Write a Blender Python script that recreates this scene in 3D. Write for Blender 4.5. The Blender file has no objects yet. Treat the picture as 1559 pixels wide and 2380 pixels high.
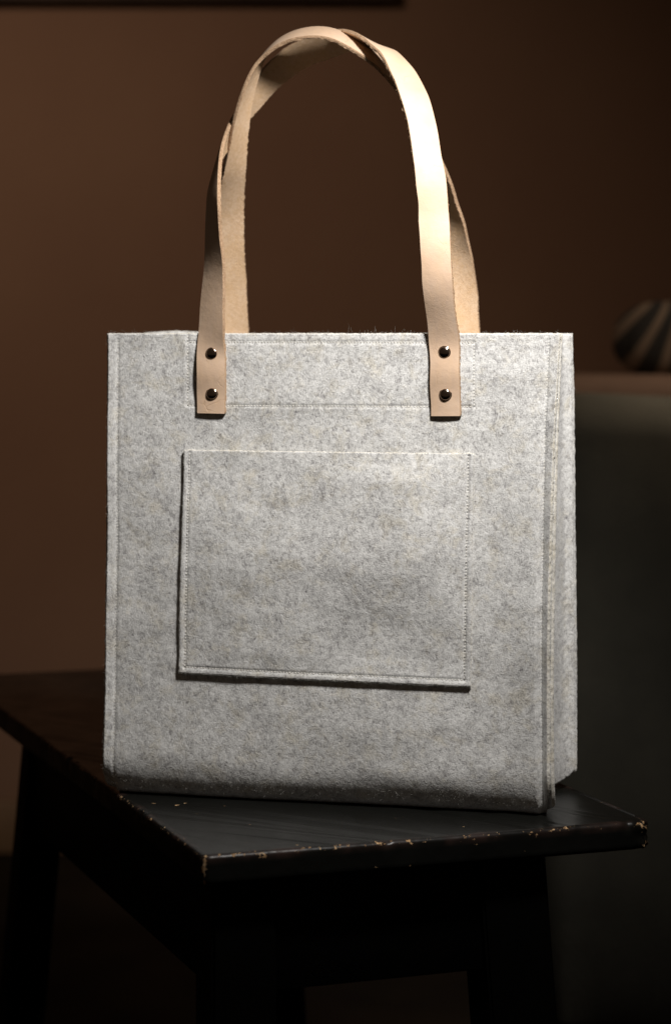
import bpy, bmesh, math, random
import numpy as np
from mathutils import Vector, Matrix, noise

R = math.radians
sc = bpy.context.scene
col = sc.collection
rng = random.Random(7)

# ------------------------------------------------------------------ camera
CAM_Z = 0.83            # level camera, 0.38 m above the bench seat
SEAT_Z = 0.45
cam_d = bpy.data.cameras.new('camera')
cam = bpy.data.objects.new('camera', cam_d)
col.objects.link(cam)
cam.location = (0, 0, CAM_Z)
cam.rotation_euler = (R(90), 0, 0)
cam_d.sensor_fit = 'VERTICAL'
cam_d.sensor_height = 36.0
cam_d.sensor_width = 36.0 * 670 / 1024
cam_d.lens = 36.0 * 5400 / 2380
cam_d.shift_y = -(1190 - 776) / 2380
cam_d.clip_start = 0.05
cam_d.clip_end = 50
cam_d.dof.use_dof = True
cam_d.dof.focus_distance = 1.845
cam_d.dof.aperture_fstop = 4.6
cam_d.dof.aperture_blades = 0
sc.camera = cam

# ------------------------------------------------------------------ world: a very dim warm room
w = bpy.data.worlds.new('World')
sc.world = w
w.use_nodes = True
bg = w.node_tree.nodes['Background']
bg.inputs[0].default_value = (0.60, 0.43, 0.30, 1)
bg.inputs[1].default_value = 0.068

# ------------------------------------------------------------------ lamps
def aim(o, target):
    d = Vector(target) - o.location
    o.rotation_euler = d.to_track_quat('-Z', 'Y').to_euler()

def spot(name, loc, target, power, colour, size, blend, radius):
    l = bpy.data.lights.new(name, 'SPOT')
    l.energy = power
    l.color = colour
    l.spot_size = R(size)
    l.spot_blend = blend
    l.shadow_soft_size = radius
    o = bpy.data.objects.new(name, l)
    col.objects.link(o)
    o.location = loc
    aim(o, target)
    return o

KEY = spot('key_lamp', (0.23, 1.42, 1.36), (0.05, 1.87, 0.825), 56, (1.0, 0.962, 0.92), 66, 1.0, 0.055)
WALL = spot('wall_lamp', (-1.35, 1.9, 2.1), (-0.46, 3.6, 1.05), 92, (1.0, 0.78, 0.61), 48, 1.0, 0.3)
SIDE = spot('sofa_lamp', (0.66, 2.70, 1.42), (0.53, 2.88, 0.77), 32, (1.0, 0.82, 0.65), 58, 1.0, 0.2)

sc.view_settings.view_transform = 'Standard'
sc.view_settings.look = 'None'
sc.view_settings.exposure = 0
sc.view_settings.gamma = 1
sc.cycles.max_bounces = 6
sc.cycles.use_denoising = True

# ------------------------------------------------------------------ helpers
def tag(o, label=None, cat=None, group=None, kind=None):
    if label: o['label'] = label
    if cat: o['category'] = cat
    if group: o['group'] = group
    if kind: o['kind'] = kind
    return o

def empty(name, loc, rz=0.0):
    o = bpy.data.objects.new(name, None)
    col.objects.link(o)
    o.location = loc
    o.rotation_euler = (0, 0, rz)
    o.empty_display_size = 0.05
    return o

def obj(name, verts, faces, mats, parent=None, smooth=True, midx=None):
    me = bpy.data.meshes.new(name)
    verts = np.asarray(verts, dtype=np.float32).reshape(-1, 3)
    nf = len(faces)
    if nf and isinstance(faces, np.ndarray) and faces.shape[1] == 4:
        me.vertices.add(len(verts))
        me.vertices.foreach_set('co', verts.ravel())
        me.loops.add(nf * 4)
        me.loops.foreach_set('vertex_index', faces.astype(np.int32).ravel())
        me.polygons.add(nf)
        me.polygons.foreach_set('loop_start', np.arange(nf, dtype=np.int32) * 4)
        me.update(calc_edges=True)
    else:
        me.from_pydata([tuple(float(c) for c in v) for v in verts], [], [tuple(int(i) for i in f) for f in faces])
        me.update()
    if not isinstance(mats, (list, tuple)): mats = [mats]
    for m in mats: me.materials.append(m)
    if midx is not None:
        me.polygons.foreach_set('material_index', np.asarray(midx, dtype=np.int32))
    me.polygons.foreach_set('use_smooth', np.full(len(me.polygons), bool(smooth)))
    me.validate()
    o = bpy.data.objects.new(name, me)
    col.objects.link(o)
    if parent: o.parent = parent
    return o

def box(name, x0, x1, y0, y1, z0, z1, mat, parent=None, bevel=0.0, seg=2):
    bm = bmesh.new()
    vs = [bm.verts.new(p) for p in ((x0,y0,z0),(x1,y0,z0),(x1,y1,z0),(x0,y1,z0),(x0,y0,z1),(x1,y0,z1),(x1,y1,z1),(x0,y1,z1))]
    for f in ((3,2,1,0),(4,5,6,7),(0,1,5,4),(1,2,6,5),(2,3,7,6),(3,0,4,7)):
        bm.faces.new([vs[i] for i in f])
    if bevel:
        bmesh.ops.bevel(bm, geom=bm.edges[:], offset=bevel, segments=seg, affect='EDGES', profile=0.5)
    me = bpy.data.meshes.new(name)
    bm.to_mesh(me); bm.free()
    me.materials.append(mat)
    if bevel:
        for p in me.polygons: p.use_smooth = True
    o = bpy.data.objects.new(name, me)
    col.objects.link(o)
    if parent: o.parent = parent
    return o

# ---- sum-of-sines value noise for vectorised displacement
_nr = np.random.RandomState(11)
def wob(x, y, scale, n=14, seed=0):
    r = np.random.RandomState(seed)
    out = np.zeros(np.broadcast(x, y).shape)
    for _ in range(n):
        a = r.rand() * math.tau
        k = (0.5 + r.rand()) * math.tau / scale
        out = out + np.sin(k * (x * math.cos(a) + y * math.sin(a)) + r.rand() * math.tau)
    return out / math.sqrt(n) * 1.2

# ------------------------------------------------------------------ node helpers
class NT:
    def __init__(s, name):
        s.m = bpy.data.materials.new(name)
        s.m.use_nodes = True
        s.t = s.m.node_tree
        s.bsdf = s.t.nodes['Principled BSDF']
        s.out = s.t.nodes['Material Output']
    def n(s, t, **kw):
        nd = s.t.nodes.new(t)
        for k, v in kw.items(): setattr(nd, k, v)
        return nd
    def l(s, a, b): s.t.links.new(a, b)
    def set(s, **kw):
        for k, v in kw.items(): s.bsdf.inputs[k.replace('_', ' ')].default_value = v
    def coord(s, which='Object'):
        return s.n('ShaderNodeTexCoord').outputs[which]
    def mapping(s, vec, scale=(1,1,1), rot=(0,0,0), loc=(0,0,0)):
        m = s.n('ShaderNodeMapping')
        m.inputs['Scale'].default_value = scale
        m.inputs['Rotation'].default_value = rot
        m.inputs['Location'].default_value = loc
        s.l(vec, m.inputs['Vector'])
        return m.outputs[0]
    def noise(s, vec, scale, detail=2, rough=0.5, dist=0.0):
        t = s.n('ShaderNodeTexNoise')
        t.inputs['Scale'].default_value = scale
        t.inputs['Detail'].default_value = detail
        t.inputs['Roughness'].default_value = rough
        t.inputs['Distortion'].default_value = dist
        s.l(vec, t.inputs['Vector'])
        return t
    def ramp(s, fac, stops, interp='LINEAR'):
        r = s.n('ShaderNodeValToRGB')
        cr = r.color_ramp
        cr.interpolation = interp
        while len(cr.elements) < len(stops): cr.elements.new(0.5)
        for e, (p, c) in zip(cr.elements, stops):
            e.position = p
            e.color = c if len(c) == 4 else (*c, 1)
        s.l(fac, r.inputs[0])
        return r.outputs[0]
    def math(s, op, a, b=None, c=None, clamp=False):
        m = s.n('ShaderNodeMath', operation=op)
        m.use_clamp = clamp
        for i, v in enumerate((a, b, c)):
            if v is None: continue
            if isinstance(v, (int, float)): m.inputs[i].default_value = v
            else: s.l(v, m.inputs[i])
        return m.outputs[0]
    def mix(s, fac, a, b, blend='MIX'):
        m = s.n('ShaderNodeMix', data_type='RGBA', blend_type=blend)
        for sock, v in ((m.inputs[0], fac), (m.inputs[6], a), (m.inputs[7], b)):
            if isinstance(v, (int, float)): sock.default_value = v
            elif isinstance(v, tuple): sock.default_value = v if len(v) == 4 else (*v, 1)
            else: s.l(v, sock)
        return m.outputs[2]
    def bump(s, h, dist, strength=1.0, prev=None):
        b = s.n('ShaderNodeBump')
        b.inputs['Distance'].default_value = dist
        b.inputs['Strength'].default_value = strength
        s.l(h, b.inputs['Height'])
        if prev is not None: s.l(prev, b.inputs['Normal'])
        return b.outputs[0]

def addv(nt, vec, tex, amt):
    """vector + (noise colour - 0.5) * amt"""
    sub = nt.n('ShaderNodeVectorMath', operation='SUBTRACT')
    nt.l(tex.outputs['Color'], sub.inputs[0]); sub.inputs[1].default_value = (0.5, 0.5, 0.5)
    sc_ = nt.n('ShaderNodeVectorMath', operation='SCALE')
    nt.l(sub.outputs[0], sc_.inputs[0]); sc_.inputs['Scale'].default_value = amt
    ad = nt.n('ShaderNodeVectorMath', operation='ADD')
    nt.l(vec, ad.inputs[0]); nt.l(sc_.outputs[0], ad.inputs[1])
    return ad.outputs[0]

# ------------------------------------------------------------------ materials
def felt_material(name, edge=False):
    n = NT(name)
    c = n.coord()
    warp = n.noise(c, 55, 2, 0.5)
    wc = addv(n, c, warp, 0.012)
    big = n.noise(wc, 52, 3, 0.6).outputs[0]
    mid = n.noise(addv(n, c, n.noise(c, 190, 2), 0.005), 205, 3, 0.65).outputs[0]
    # fibres: the same noise stretched along two crossing, wandering directions
    f1 = n.noise(n.mapping(wc, (1300, 1300, 330), (0, R(38), 0)), 1.0, 2, 0.6).outputs[0]
    f2 = n.noise(n.mapping(wc, (1500, 1500, 360), (0, R(-30), 0), (3, 1, 2)), 1.0, 2, 0.6).outputs[0]
    f3 = n.noise(n.mapping(wc, (300, 900, 1300), (0, R(12), 0), (7, 5, 2)), 1.0, 2, 0.6).outputs[0]
    fib = n.math('ADD', n.math('MULTIPLY', f1, 0.42), n.math('ADD', n.math('MULTIPLY', f2, 0.33), n.math('MULTIPLY', f3, 0.25)))
    h = n.math('ADD', n.math('MULTIPLY', big, 0.16), n.math('ADD', n.math('MULTIPLY', mid, 0.34), n.math('MULTIPLY', fib, 0.72)))
    if edge:
        colr = n.ramp(h, [(0.42, (0.20, 0.19, 0.165)), (0.52, (0.40, 0.385, 0.345)), (0.66, (0.62, 0.60, 0.55))])
    else:
        colr = n.ramp(h, [(0.44, (0.15, 0.145, 0.15)), (0.53, (0.335, 0.33, 0.328)), (0.61, (0.515, 0.515, 0.505)), (0.71, (0.66, 0.66, 0.65))])
    tint = n.noise(addv(n, c, warp, 0.02), 60, 4, 0.7).outputs[0]
    colr = n.mix(n.ramp(tint, [(0.50, (0,0,0)), (0.68, (0.8,0.8,0.8))]), colr, (0.93, 0.885, 0.79), 'MULTIPLY')
    n.l(colr, n.bsdf.inputs['Base Color'])
    n.set(Roughness=0.95)
    n.bsdf.inputs['Specular IOR Level'].default_value = 0.08
    n.bsdf.inputs['Sheen Weight'].default_value = 0.25
    n.bsdf.inputs['Sheen Roughness'].default_value = 0.5
    b1 = n.bump(mid, 0.0009, 0.55)
    b2 = n.bump(fib, 0.0007, 0.8, b1)
    n.l(b2, n.bsdf.inputs['Normal'])
    return n.m

def grain_leather():
    n = NT('grain_leather')
    c = n.coord()
    a = n.noise(c, 22, 4, 0.6).outputs[0]
    b = n.noise(n.mapping(c, (260, 260, 60)), 1.0, 3, 0.6).outputs[0]
    colr = n.ramp(a, [(0.3, (0.44, 0.31, 0.215)), (0.55, (0.51, 0.375, 0.275)), (0.75, (0.56, 0.43, 0.325))])
    colr = n.mix(n.ramp(b, [(0.35, (0.30,)*3), (0.7, (0,0,0))]), colr, (0.58, 0.40, 0.25))
    # scratches
    sw = addv(n, c, n.noise(c, 60, 2), 0.02)
    wv = n.n('ShaderNodeTexVoronoi', feature='DISTANCE_TO_EDGE'); wv.inputs['Scale'].default_value = 62
    n.l(sw, wv.inputs['Vector'])
    scr = n.math('MULTIPLY', n.ramp(wv.outputs['Distance'], [(0.0, (1,1,1)), (0.018, (0,0,0))]), n.ramp(n.noise(c, 30, 2).outputs[0], [(0.56, (0,0,0)), (0.68, (1,1,1))]))
    colr = n.mix(n.math('MULTIPLY', scr, 0.6), colr, (0.40, 0.25, 0.14))
    n.l(colr, n.bsdf.inputs['Base Color'])
    n.l(n.ramp(a, [(0.3, (0.62,)*3), (0.7, (0.52,)*3)]), n.bsdf.inputs['Roughness'])
    n.bsdf.inputs['Specular IOR Level'].default_value = 0.2
    fine = n.noise(c, 900, 3, 0.6).outputs[0]
    b0 = n.bump(fine, 0.0002, 0.5)
    b1 = n.bump(n.noise(c, 120, 3, 0.6).outputs[0], 0.0006, 0.5, b0)
    b2 = n.bump(n.math('MULTIPLY', scr, -1.0), 0.0003, 0.6, b1)
    n.l(b2, n.bsdf.inputs['Normal'])
    return n.m

def flesh_leather():
    n = NT('flesh_leather')
    c = n.coord()
    a = n.noise(c, 300, 4, 0.7).outputs[0]
    b = n.noise(c, 40, 3, 0.6).outputs[0]
    colr = n.ramp(a, [(0.3, (0.52, 0.35, 0.21)), (0.6, (0.62, 0.45, 0.305)), (0.8, (0.68, 0.51, 0.35))])
    colr = n.mix(n.ramp(b, [(0.4, (0,0,0)), (0.7, (0.5,)*3)]), colr, (0.60, 0.39, 0.21))
    n.l(colr, n.bsdf.inputs['Base Color'])
    n.set(Roughness=0.9)
    n.bsdf.inputs['Specular IOR Level'].default_value = 0.1
    n.l(n.bump(n.noise(c, 700, 4, 0.7).outputs[0], 0.0006, 0.8), n.bsdf.inputs['Normal'])
    return n.m

def edge_leather():
    n = NT('cut_leather_edge')
    c = n.coord()
    a = n.noise(c, 900, 4, 0.7).outputs[0]
    colr = n.ramp(a, [(0.3, (0.20, 0.12, 0.07)), (0.55, (0.36, 0.24, 0.15)), (0.8, (0.54, 0.40, 0.28))])
    n.l(colr, n.bsdf.inputs['Base Color'])
    n.set(Roughness=0.85)
    n.bsdf.inputs['Specular IOR Level'].default_value = 0.15
    n.l(n.bump(a, 0.0006, 0.9), n.bsdf.inputs['Normal'])
    return n.m

def simple(name, colour, rough=0.6, metal=0.0, spec=0.5, noise_scale=None, dark=None, bump=0.0, bscale=200):
    n = NT(name)
    n.set(Base_Color=(*colour, 1), Roughness=rough, Metallic=metal)
    n.bsdf.inputs['Specular IOR Level'].default_value = spec
    c = n.coord()
    if noise_scale:
        t = n.noise(c, noise_scale, 4, 0.6).outputs[0]
        n.l(n.ramp(t, [(0.35, dark), (0.65, colour)]), n.bsdf.inputs['Base Color'])
    if bump:
        n.l(n.bump(n.noise(c, bscale, 3, 0.6).outputs[0], bump, 0.7), n.bsdf.inputs['Normal'])
    return n.m

# geometry of the bench seat board, in the bench's own frame
BW0, BW1 = -0.004, 0.3625      # across (x)
BL0, BL1 = -0.004, 0.945       # along (y)

def seat_paint():
    n = NT('worn_black_paint')
    c = n.coord()
    sep = n.n('ShaderNodeSeparateXYZ'); n.l(c, sep.inputs[0])
    x, y, z = sep.outputs
    dx = n.math('MINIMUM', n.math('SUBTRACT', x, BW0), n.math('SUBTRACT', BW1, x))
    dy = n.math('MINIMUM', n.math('SUBTRACT', y, BL0), n.math('SUBTRACT', BL1, y))
    # two nearest of (dx, dy, depth under the top face): how close to an arris
    dz = n.math('MULTIPLY', z, -1.0)
    lo = n.math('MINIMUM', dx, dy)
    hi = n.math('MAXIMUM', dx, dy)
    arris_top = n.math('SQRT', n.math('ADD', n.math('MULTIPLY', lo, lo), n.math('MULTIPLY', dz, dz)))
    arris_ver = n.math('MAXIMUM', dx, dy)
    corner_r = n.math('SUBTRACT', BW1, x)
    # wear field
    n1 = n.noise(c, 150, 4, 0.7, 0.4).outputs[0]
    n2 = n.noise(c, 420, 3, 0.7).outputs[0]
    nn = n.math('ADD', n.math('MULTIPLY', n1, 0.7), n.math('MULTIPLY', n2, 0.3))
    e1 = n.math('SUBTRACT', n.math('MULTIPLY', n.math('SUBTRACT', nn, 0.585), 0.040), n.math('SUBTRACT', arris_top, 0.0019))
    near_top = n.math('GREATER_THAN', e1, 0.0)
    e2 = n.math('GREATER_THAN', n.math('SUBTRACT', n.math('MULTIPLY', n.math('SUBTRACT', nn, 0.50), 0.018), n.math('SUBTRACT', arris_ver, 0.0025)), 0.0)
    # far right corner, knocked about
    rc = n.math('ADD', n.math('MAXIMUM', corner_r, 0.0), n.math('MAXIMUM', n.math('SUBTRACT', y, BL0), 0.0))
    rcm = n.math('MULTIPLY', n.math('GREATER_THAN', n.math('SUBTRACT', n.math('MULTIPLY', n.math('SUBTRACT', nn, 0.52), 0.10), n.math('SUBTRACT', rc, 0.0055)), 0.0),
                 n.math('GREATER_THAN', n2, 0.46))
    # specks on the top face: voronoi cells, only some of them, tiny and irregular
    wc = addv(n, c, n.noise(c, 300, 2), 0.006)
    v = n.n('ShaderNodeTexVoronoi'); v.inputs['Scale'].default_value = 120
    n.l(n.mapping(wc, (0.7, 1.3, 1.0), (0, 0, 0.5)), v.inputs['Vector'])
    sepc = n.n('ShaderNodeSeparateColor'); n.l(v.outputs['Color'], sepc.inputs[0])
    dens = n.noise(c, 14, 2).outputs[0]
    pick = n.math('GREATER_THAN', n.math('ADD', sepc.outputs[0], n.math('MULTIPLY', n.math('SUBTRACT', dens, 0.5), 1.6)), 0.60)
    size = n.math('MULTIPLY', n.math('POWER', sepc.outputs[1], 3.0), 0.15)
    speck = n.math('MULTIPLY', pick, n.math('LESS_THAN', v.outputs['Distance'], size))
    # long fine scratches
    wood = n.math('MAXIMUM', n.math('MAXIMUM', near_top, n.math('MAXIMUM', e2, rcm)), speck, clamp=True)
    woodc = n.ramp(n.noise(c, 240, 3, 0.7).outputs[0], [(0.3, (0.16, 0.085, 0.035)), (0.55, (0.42, 0.27, 0.14)), (0.75, (0.62, 0.48, 0.30))])
    # rubbed brownish undercoat along the rounded arris
    rub = n.ramp(arris_top, [(0.0, (1,1,1)), (0.0045, (0.6,)*3), (0.0075, (0,0,0))])
    rubn = n.math('MULTIPLY', rub, n.ramp(n.noise(c, 26, 3, 0.6).outputs[0], [(0.45, (0.05,)*3), (0.66, (1,1,1))]))
    paint = n.mix(rubn, (0.0040, 0.0042, 0.0036), (0.030, 0.017, 0.014))
    n.l(n.mix(wood, paint, woodc), n.bsdf.inputs['Base Color'])
    rgh = n.ramp(n.noise(c, 18, 4, 0.65).outputs[0], [(0.3, (0.26,)*3), (0.7, (0.40,)*3)])
    n.l(n.mix(wood, rgh, (0.8, 0.8, 0.8)), n.bsdf.inputs['Roughness'])
    n.bsdf.inputs['Specular IOR Level'].default_value = 0.23
    hb = n.math('ADD', n.math('MULTIPLY', wood, -0.5), n.math('MULTIPLY', n.noise(n.mapping(c, (400, 30, 60)), 1.0, 2).outputs[0], 0.04))
    n.l(n.bump(hb, 0.0006, 0.7), n.bsdf.inputs['Normal'])
    return n.m

FELT = felt_material('grey_wool_felt')
FELT_EDGE = felt_material('cut_felt_edge', True)
GRAIN, FLESH, CUT = grain_leather(), flesh_leather(), edge_leather()
THREAD = simple('stitching_thread', (0.66, 0.64, 0.59), 0.7, spec=0.3)
METAL = simple('dark_nickel', (0.36, 0.28, 0.225), 0.17, 1.0)
PAINT = seat_paint()
LEGPAINT = simple('black_leg_paint', (0.0012, 0.0012, 0.0010), 0.5, spec=0.06, noise_scale=40, dark=(0.0008, 0.0008, 0.0007), bump=0.0004)
WALLM = simple('brown_wall_paint', (0.17, 0.098, 0.060), 0.85, spec=0.2, noise_scale=1.3, dark=(0.145, 0.080, 0.050), bump=0.001, bscale=80)
FLOORM = simple('dark_floorboards', (0.016, 0.011, 0.007), 0.8, spec=0.04, noise_scale=5, dark=(0.010, 0.007, 0.005))
SKIRTM = simple('skirting_wood', (0.15, 0.085, 0.042), 0.6, spec=0.3, noise_scale=6, dark=(0.12, 0.07, 0.035))
SOFAM = simple('dark_green_upholstery', (0.074, 0.069, 0.054), 0.95, spec=0.1, noise_scale=9, dark=(0.056, 0.053, 0.042), bump=0.002, bscale=300)
BROWNUP = simple('brown_leather_upholstery', (0.15, 0.095, 0.066), 0.8, spec=0.2, noise_scale=12, dark=(0.12, 0.075, 0.052), bump=0.002)
STRIPM = simple('dark_strip_brown', (0.05, 0.03, 0.02), 0.6, spec=0.2, noise_scale=10, dark=(0.035, 0.022, 0.015))  # dark brown for the strip high on the wall

# ------------------------------------------------------------------ sheets with thickness
def sheet_from_grid(name, P, th, mats, parent, edge_noise=0.00025, edge_bulge=0.0004, flip=False, seed=3):
    """P[v][u] = outer surface points; the inner surface lies `th` behind it. Material 0 faces, 1 rim."""
    P = np.asarray(P, dtype=np.float64)
    V, U, _ = P.shape
    du = np.gradient(P, axis=1); dv = np.gradient(P, axis=0)
    N = np.cross(du, dv)
    N /= np.linalg.norm(N, axis=2, keepdims=True) + 1e-12
    if flip: N = -N
    Q = P - N * th
    verts = [P.reshape(-1, 3), Q.reshape(-1, 3)]
    idx = np.arange(V * U).reshape(V, U)
    a, b, c, d = idx[:-1, :-1].ravel(), idx[:-1, 1:].ravel(), idx[1:, 1:].ravel(), idx[1:, :-1].ravel()
    outer = np.stack([a, b, c, d], 1) if not flip else np.stack([d, c, b, a], 1)
    inner = (outer + V * U)[:, ::-1]
    ring = np.concatenate([idx[0, :], idx[1:, -1], idx[-1, -2::-1], idx[-2:0:-1, 0]])
    # outward direction in the sheet at each ring vertex
    out = np.zeros((len(ring), 3)); Pf = P.reshape(-1, 3); Nf = N.reshape(-1, 3)
    nxt = np.roll(ring, -1); prv = np.roll(ring, 1)
    t = Pf[nxt] - Pf[prv]
    o = np.cross(t, Nf[ring]); o /= np.linalg.norm(o, axis=1, keepdims=True) + 1e-12
    ctr = Pf.mean(axis=0)
    if np.mean(np.sum(o * (Pf[ring] - ctr), axis=1)) < 0: o = -o
    r = np.random.RandomState(seed)
    rows = []
    for k in (1, 2, 3):
        f = k / 4
        nz = r.randn(len(ring)) * edge_noise
        rows.append(Pf[ring] - Nf[ring] * th * f + o * (edge_bulge * math.sin(math.pi * f) + nz)[:, None])
    base = 2 * V * U
    m = len(ring)
    rid = [ring] + [base + k * m + np.arange(m) for k in range(3)] + [ring + V * U]
    verts += rows
    rim = []
    for k in range(4):
        A, B = rid[k], rid[k + 1]
        rim.append(np.stack([A, B, np.roll(B, -1), np.roll(A, -1)], 1))
    rim = np.concatenate(rim)
    if flip: rim = rim[:, ::-1]
    faces = np.concatenate([outer, inner, rim])
    mi = np.concatenate([np.zeros(len(outer) * 2, int), np.ones(len(rim), int)])
    ob = obj(name, np.concatenate(verts), faces, mats, parent, True, mi)
    return ob, N

def interp(table, z):
    zs = np.array([t[0] for t in table])[::-1]; vs = np.array([t[1] for t in table])[::-1]
    return np.interp(z, zs, vs)

# ================================================================== THE BAG
H = 0.380
bag = empty('tote_bag', (-0.00972, 1.86990, SEAT_Z), R(-14))
tag(bag, 'pale grey wool felt tote bag with natural leather handles standing on the black bench', 'bag')

LEFT_TIP = [(0.380,-0.1818),(0.3007,-0.1822),(0.2299,-0.1825),(0.159,-0.1833),(0.0882,-0.1844),(0.0456,-0.1855),(0.0101,-0.1867),(0.0,-0.1867)]
R_GROOVE = [(0.380,0.1828),(0.3381,0.1808),(0.3042,0.1794),(0.2586,0.1784),(0.221,0.1777),(0.1648,0.1769),(0.086,0.1765),(0.0606,0.1768),(0.0176,0.1773),(0.0,0.1773)]
R_TILT = [(0.380,12),(0.34,20),(0.30,30),(0.26,38),(0.20,45),(0.14,50),(0.02,54),(0.0,50)]
BACK_TIP = [(0.380,0.1814),(0.3334,0.1829),(0.2087,0.1839),(0.1184,0.185),(0.0281,0.1854),(0.0,0.185)]
FL = 0.0078           # width of the seam margins
DEPTH = 0.128
BR = 0.016            # radius of the rounded bottom front edge
TH = 0.003
BZ = 0.035            # height over which the bottom edge rolls under

def _roll():
    s = np.linspace(0, 1, 400)
    th = np.where(s < 0.62, 30 * (s / 0.62) ** 1.15, 30 + 58 * (np.clip(s - 0.62, 0, 1) / 0.38) ** 1.3) * math.pi / 180
    z = -np.cumsum(np.cos(th)); b = np.cumsum(np.sin(th))
    k = BZ / -z[-1]
    return s, BZ + z * k, b * k
ROLL_S, ROLL_Z, ROLL_B = _roll()
BR = float(ROLL_B[-1])
def roll_b(z): return float(np.interp(z, ROLL_Z[::-1], ROLL_B[::-1])) if z < BZ else 0.0

def smooth_rows(A, k=2):
    for _ in range(k):
        B = A.copy()
        B[:, 1:-1] = 0.25 * A[:, :-2] + 0.5 * A[:, 1:-1] + 0.25 * A[:, 2:]
        A = B
    return A

def front_surface(side=1, du=0.0010):
    """Front panel grid in bag coordinates: rows downwards, columns to the right."""
    zs = np.linspace(H, BZ, 330)
    arc = np.linspace(0, 1, 42)[1:]
    nu_f = 9; nu_m = 350
    rows = []
    vlist = [(z, 0.0) for z in zs] + [(None, t) for t in arc]
    for (z, t) in vlist:
        if z is None:
            ang = t * math.pi / 2
            zz = float(np.interp(t, ROLL_S, ROLL_Z))
            bb = float(np.interp(t, ROLL_S, ROLL_B))
            zref = zz
        else:
            zz, bb, zref = z, 0.0, z
        lt = interp(LEFT_TIP, zref); rg = interp(R_GROOVE, zref); tilt = R(interp(R_TILT, zref))
        lg = lt + FL * math.cos(R(14))
        a = []; b = []; zc = []
        liftL = 0.0095; liftR = 0.0075
        def flange_z(lift):
            return max(zz, 0) if z is not None else lift + (BZ - lift) * zz / BZ
        for i in range(nu_f):
            f = i / nu_f
            a.append(lt + (lg - lt) * f)
            b.append(-FL * math.sin(R(14)) * (1 - f) + bb )
            zf = flange_z(liftL)
            zc.append(zf + (zz - zf) * f ** 1.5)
        W = rg - lg
        for i in range(nu_m + 1):
            f = i / nu_m
            x = lg + W * f
            bow = -0.0034 * math.sin(math.pi * f) ** 0.8 * min(1, max(0.0, (H - zref - 0.07)) / 0.12)
            a.append(x); b.append(bb + bow); zc.append(zz)
        for i in range(1, nu_f + 1):
            f = i / nu_f
            fw = FL * 1.08 * f * (1 - 0.45 * math.exp(-zref / 0.006))
            a.append(rg + fw * math.cos(tilt))
            b.append(-fw * math.sin(tilt) + bb)
            zf = flange_z(liftR)
            zc.append(zz + (zf - zz) * f ** 1.5)
        rows.append(np.stack([a, b, zc], 1))
    P = np.array(rows)
    P[:, :, 1:2] = smooth_rows(P[:, :, 1:2], 2)
    X, Z = P[:, :, 0], P[:, :, 2]
    # broad softness of hand-worked felt
    amp = np.clip((H - Z) / 0.12, 0.25, 1)
    P[:, :, 1] += 0.0007 * amp * wob(X, Z, 0.16, seed=2) + 0.00022 * wob(X, Z, 0.035, seed=5)
    # pull towards the right seam, lower down: the panel rolls forward into the flange
    rgz = np.vectorize(lambda q: interp(R_GROOVE, q))(Z[:, 0])[:, None]
    dr = rgz - X
    low = np.clip((0.33 - Z) / 0.2, 0, 1)
    P[:, :, 1] += np.where(dr > 0, -0.0062 * low * np.exp(-(dr / 0.021) ** 2), 0) * np.clip(dr / 0.004, 0, 1)
    return P

FP = front_surface()

# stitched lines on the front panel: (x0,z0,x1,z1)
PATCH = (-0.1142, 0.1228, 0.3215, 0.3732)      # x0,x1,z0,z1
STITCH = 0.0025
lines = []
def left_line(z): return interp(LEFT_TIP, z) + FL * math.cos(R(14))
def right_line(z): return interp(R_GROOVE, z)
def poly(fn, z0, z1, n=120):
    return [(fn(z), z) for z in np.linspace(z0, z1, n)]
lines.append(('seam_left', poly(left_line, H - 0.004, 0.012)))
lines.append(('seam_right', poly(right_line, H - 0.004, 0.012)))
x0, x1, z0, z1 = PATCH
lines.append(('patch', [(x0, H - 0.001), (x0, z0)]))
lines.append(('patch', [(x0, z0), (x1, z0 + 0.0006)]))
lines.append(('patch', [(x1, z0 + 0.0006), (x1, z1)]))
lines.append(('patch', [(x1, z1), (x0, z1)]))

def seg_dist(X, Z, p, q):
    px, pz = p; qx, qz = q
    dx, dz = qx - px, qz - pz
    L2 = dx * dx + dz * dz
    t = np.clip(((X - px) * dx + (Z - pz) * dz) / L2, 0, 1)
    return np.hypot(X - (px + t * dx), Z - (pz + t * dz)), t * math.sqrt(L2)

def groove(X, Z, kind, pts, depth=0.0011, sig=0.0009):
    out = np.zeros_like(X)
    if len(pts) == 2:
        D, S = seg_dist(X, Z, *pts)
    else:
        zz = np.array([p[1] for p in pts])[::-1]; xx = np.array([p[0] for p in pts])[::-1]
        D = np.abs(X - np.interp(Z, zz, xx)); S = Z
        D = np.where((Z > zz.max()) | (Z < zz.min()), D + 0.003, D)
    pk = 0.62 + 0.38 * np.cos(S * math.tau / STITCH)
    return depth * np.exp(-(D / sig) ** 2) * pk - 0.0001 * np.exp(-((D - 0.003) / 0.0016) ** 2)

for kind, pts in lines:
    dp = {'patch': 0.00075, 'seam_left': 0.0009}.get(kind, 0.0015)
    FP[:, :, 1] += groove(FP[:, :, 0], FP[:, :, 2], kind, pts, dp) * (FP[:, :, 2] > 0.004)

front, FN = sheet_from_grid('front_panel', FP, TH, [FELT, FELT_EDGE], bag, flip=True)

def front_b(x, z):
    """depth of the front panel's outer face at (x, z)"""
    r = int(round((H - z) / (H - BZ) * 329)); r = min(max(r, 0), 329)
    row = FP[r]
    sel = row[9:-9]
    return float(np.interp(x, sel[:, 0], sel[:, 1]))

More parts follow.
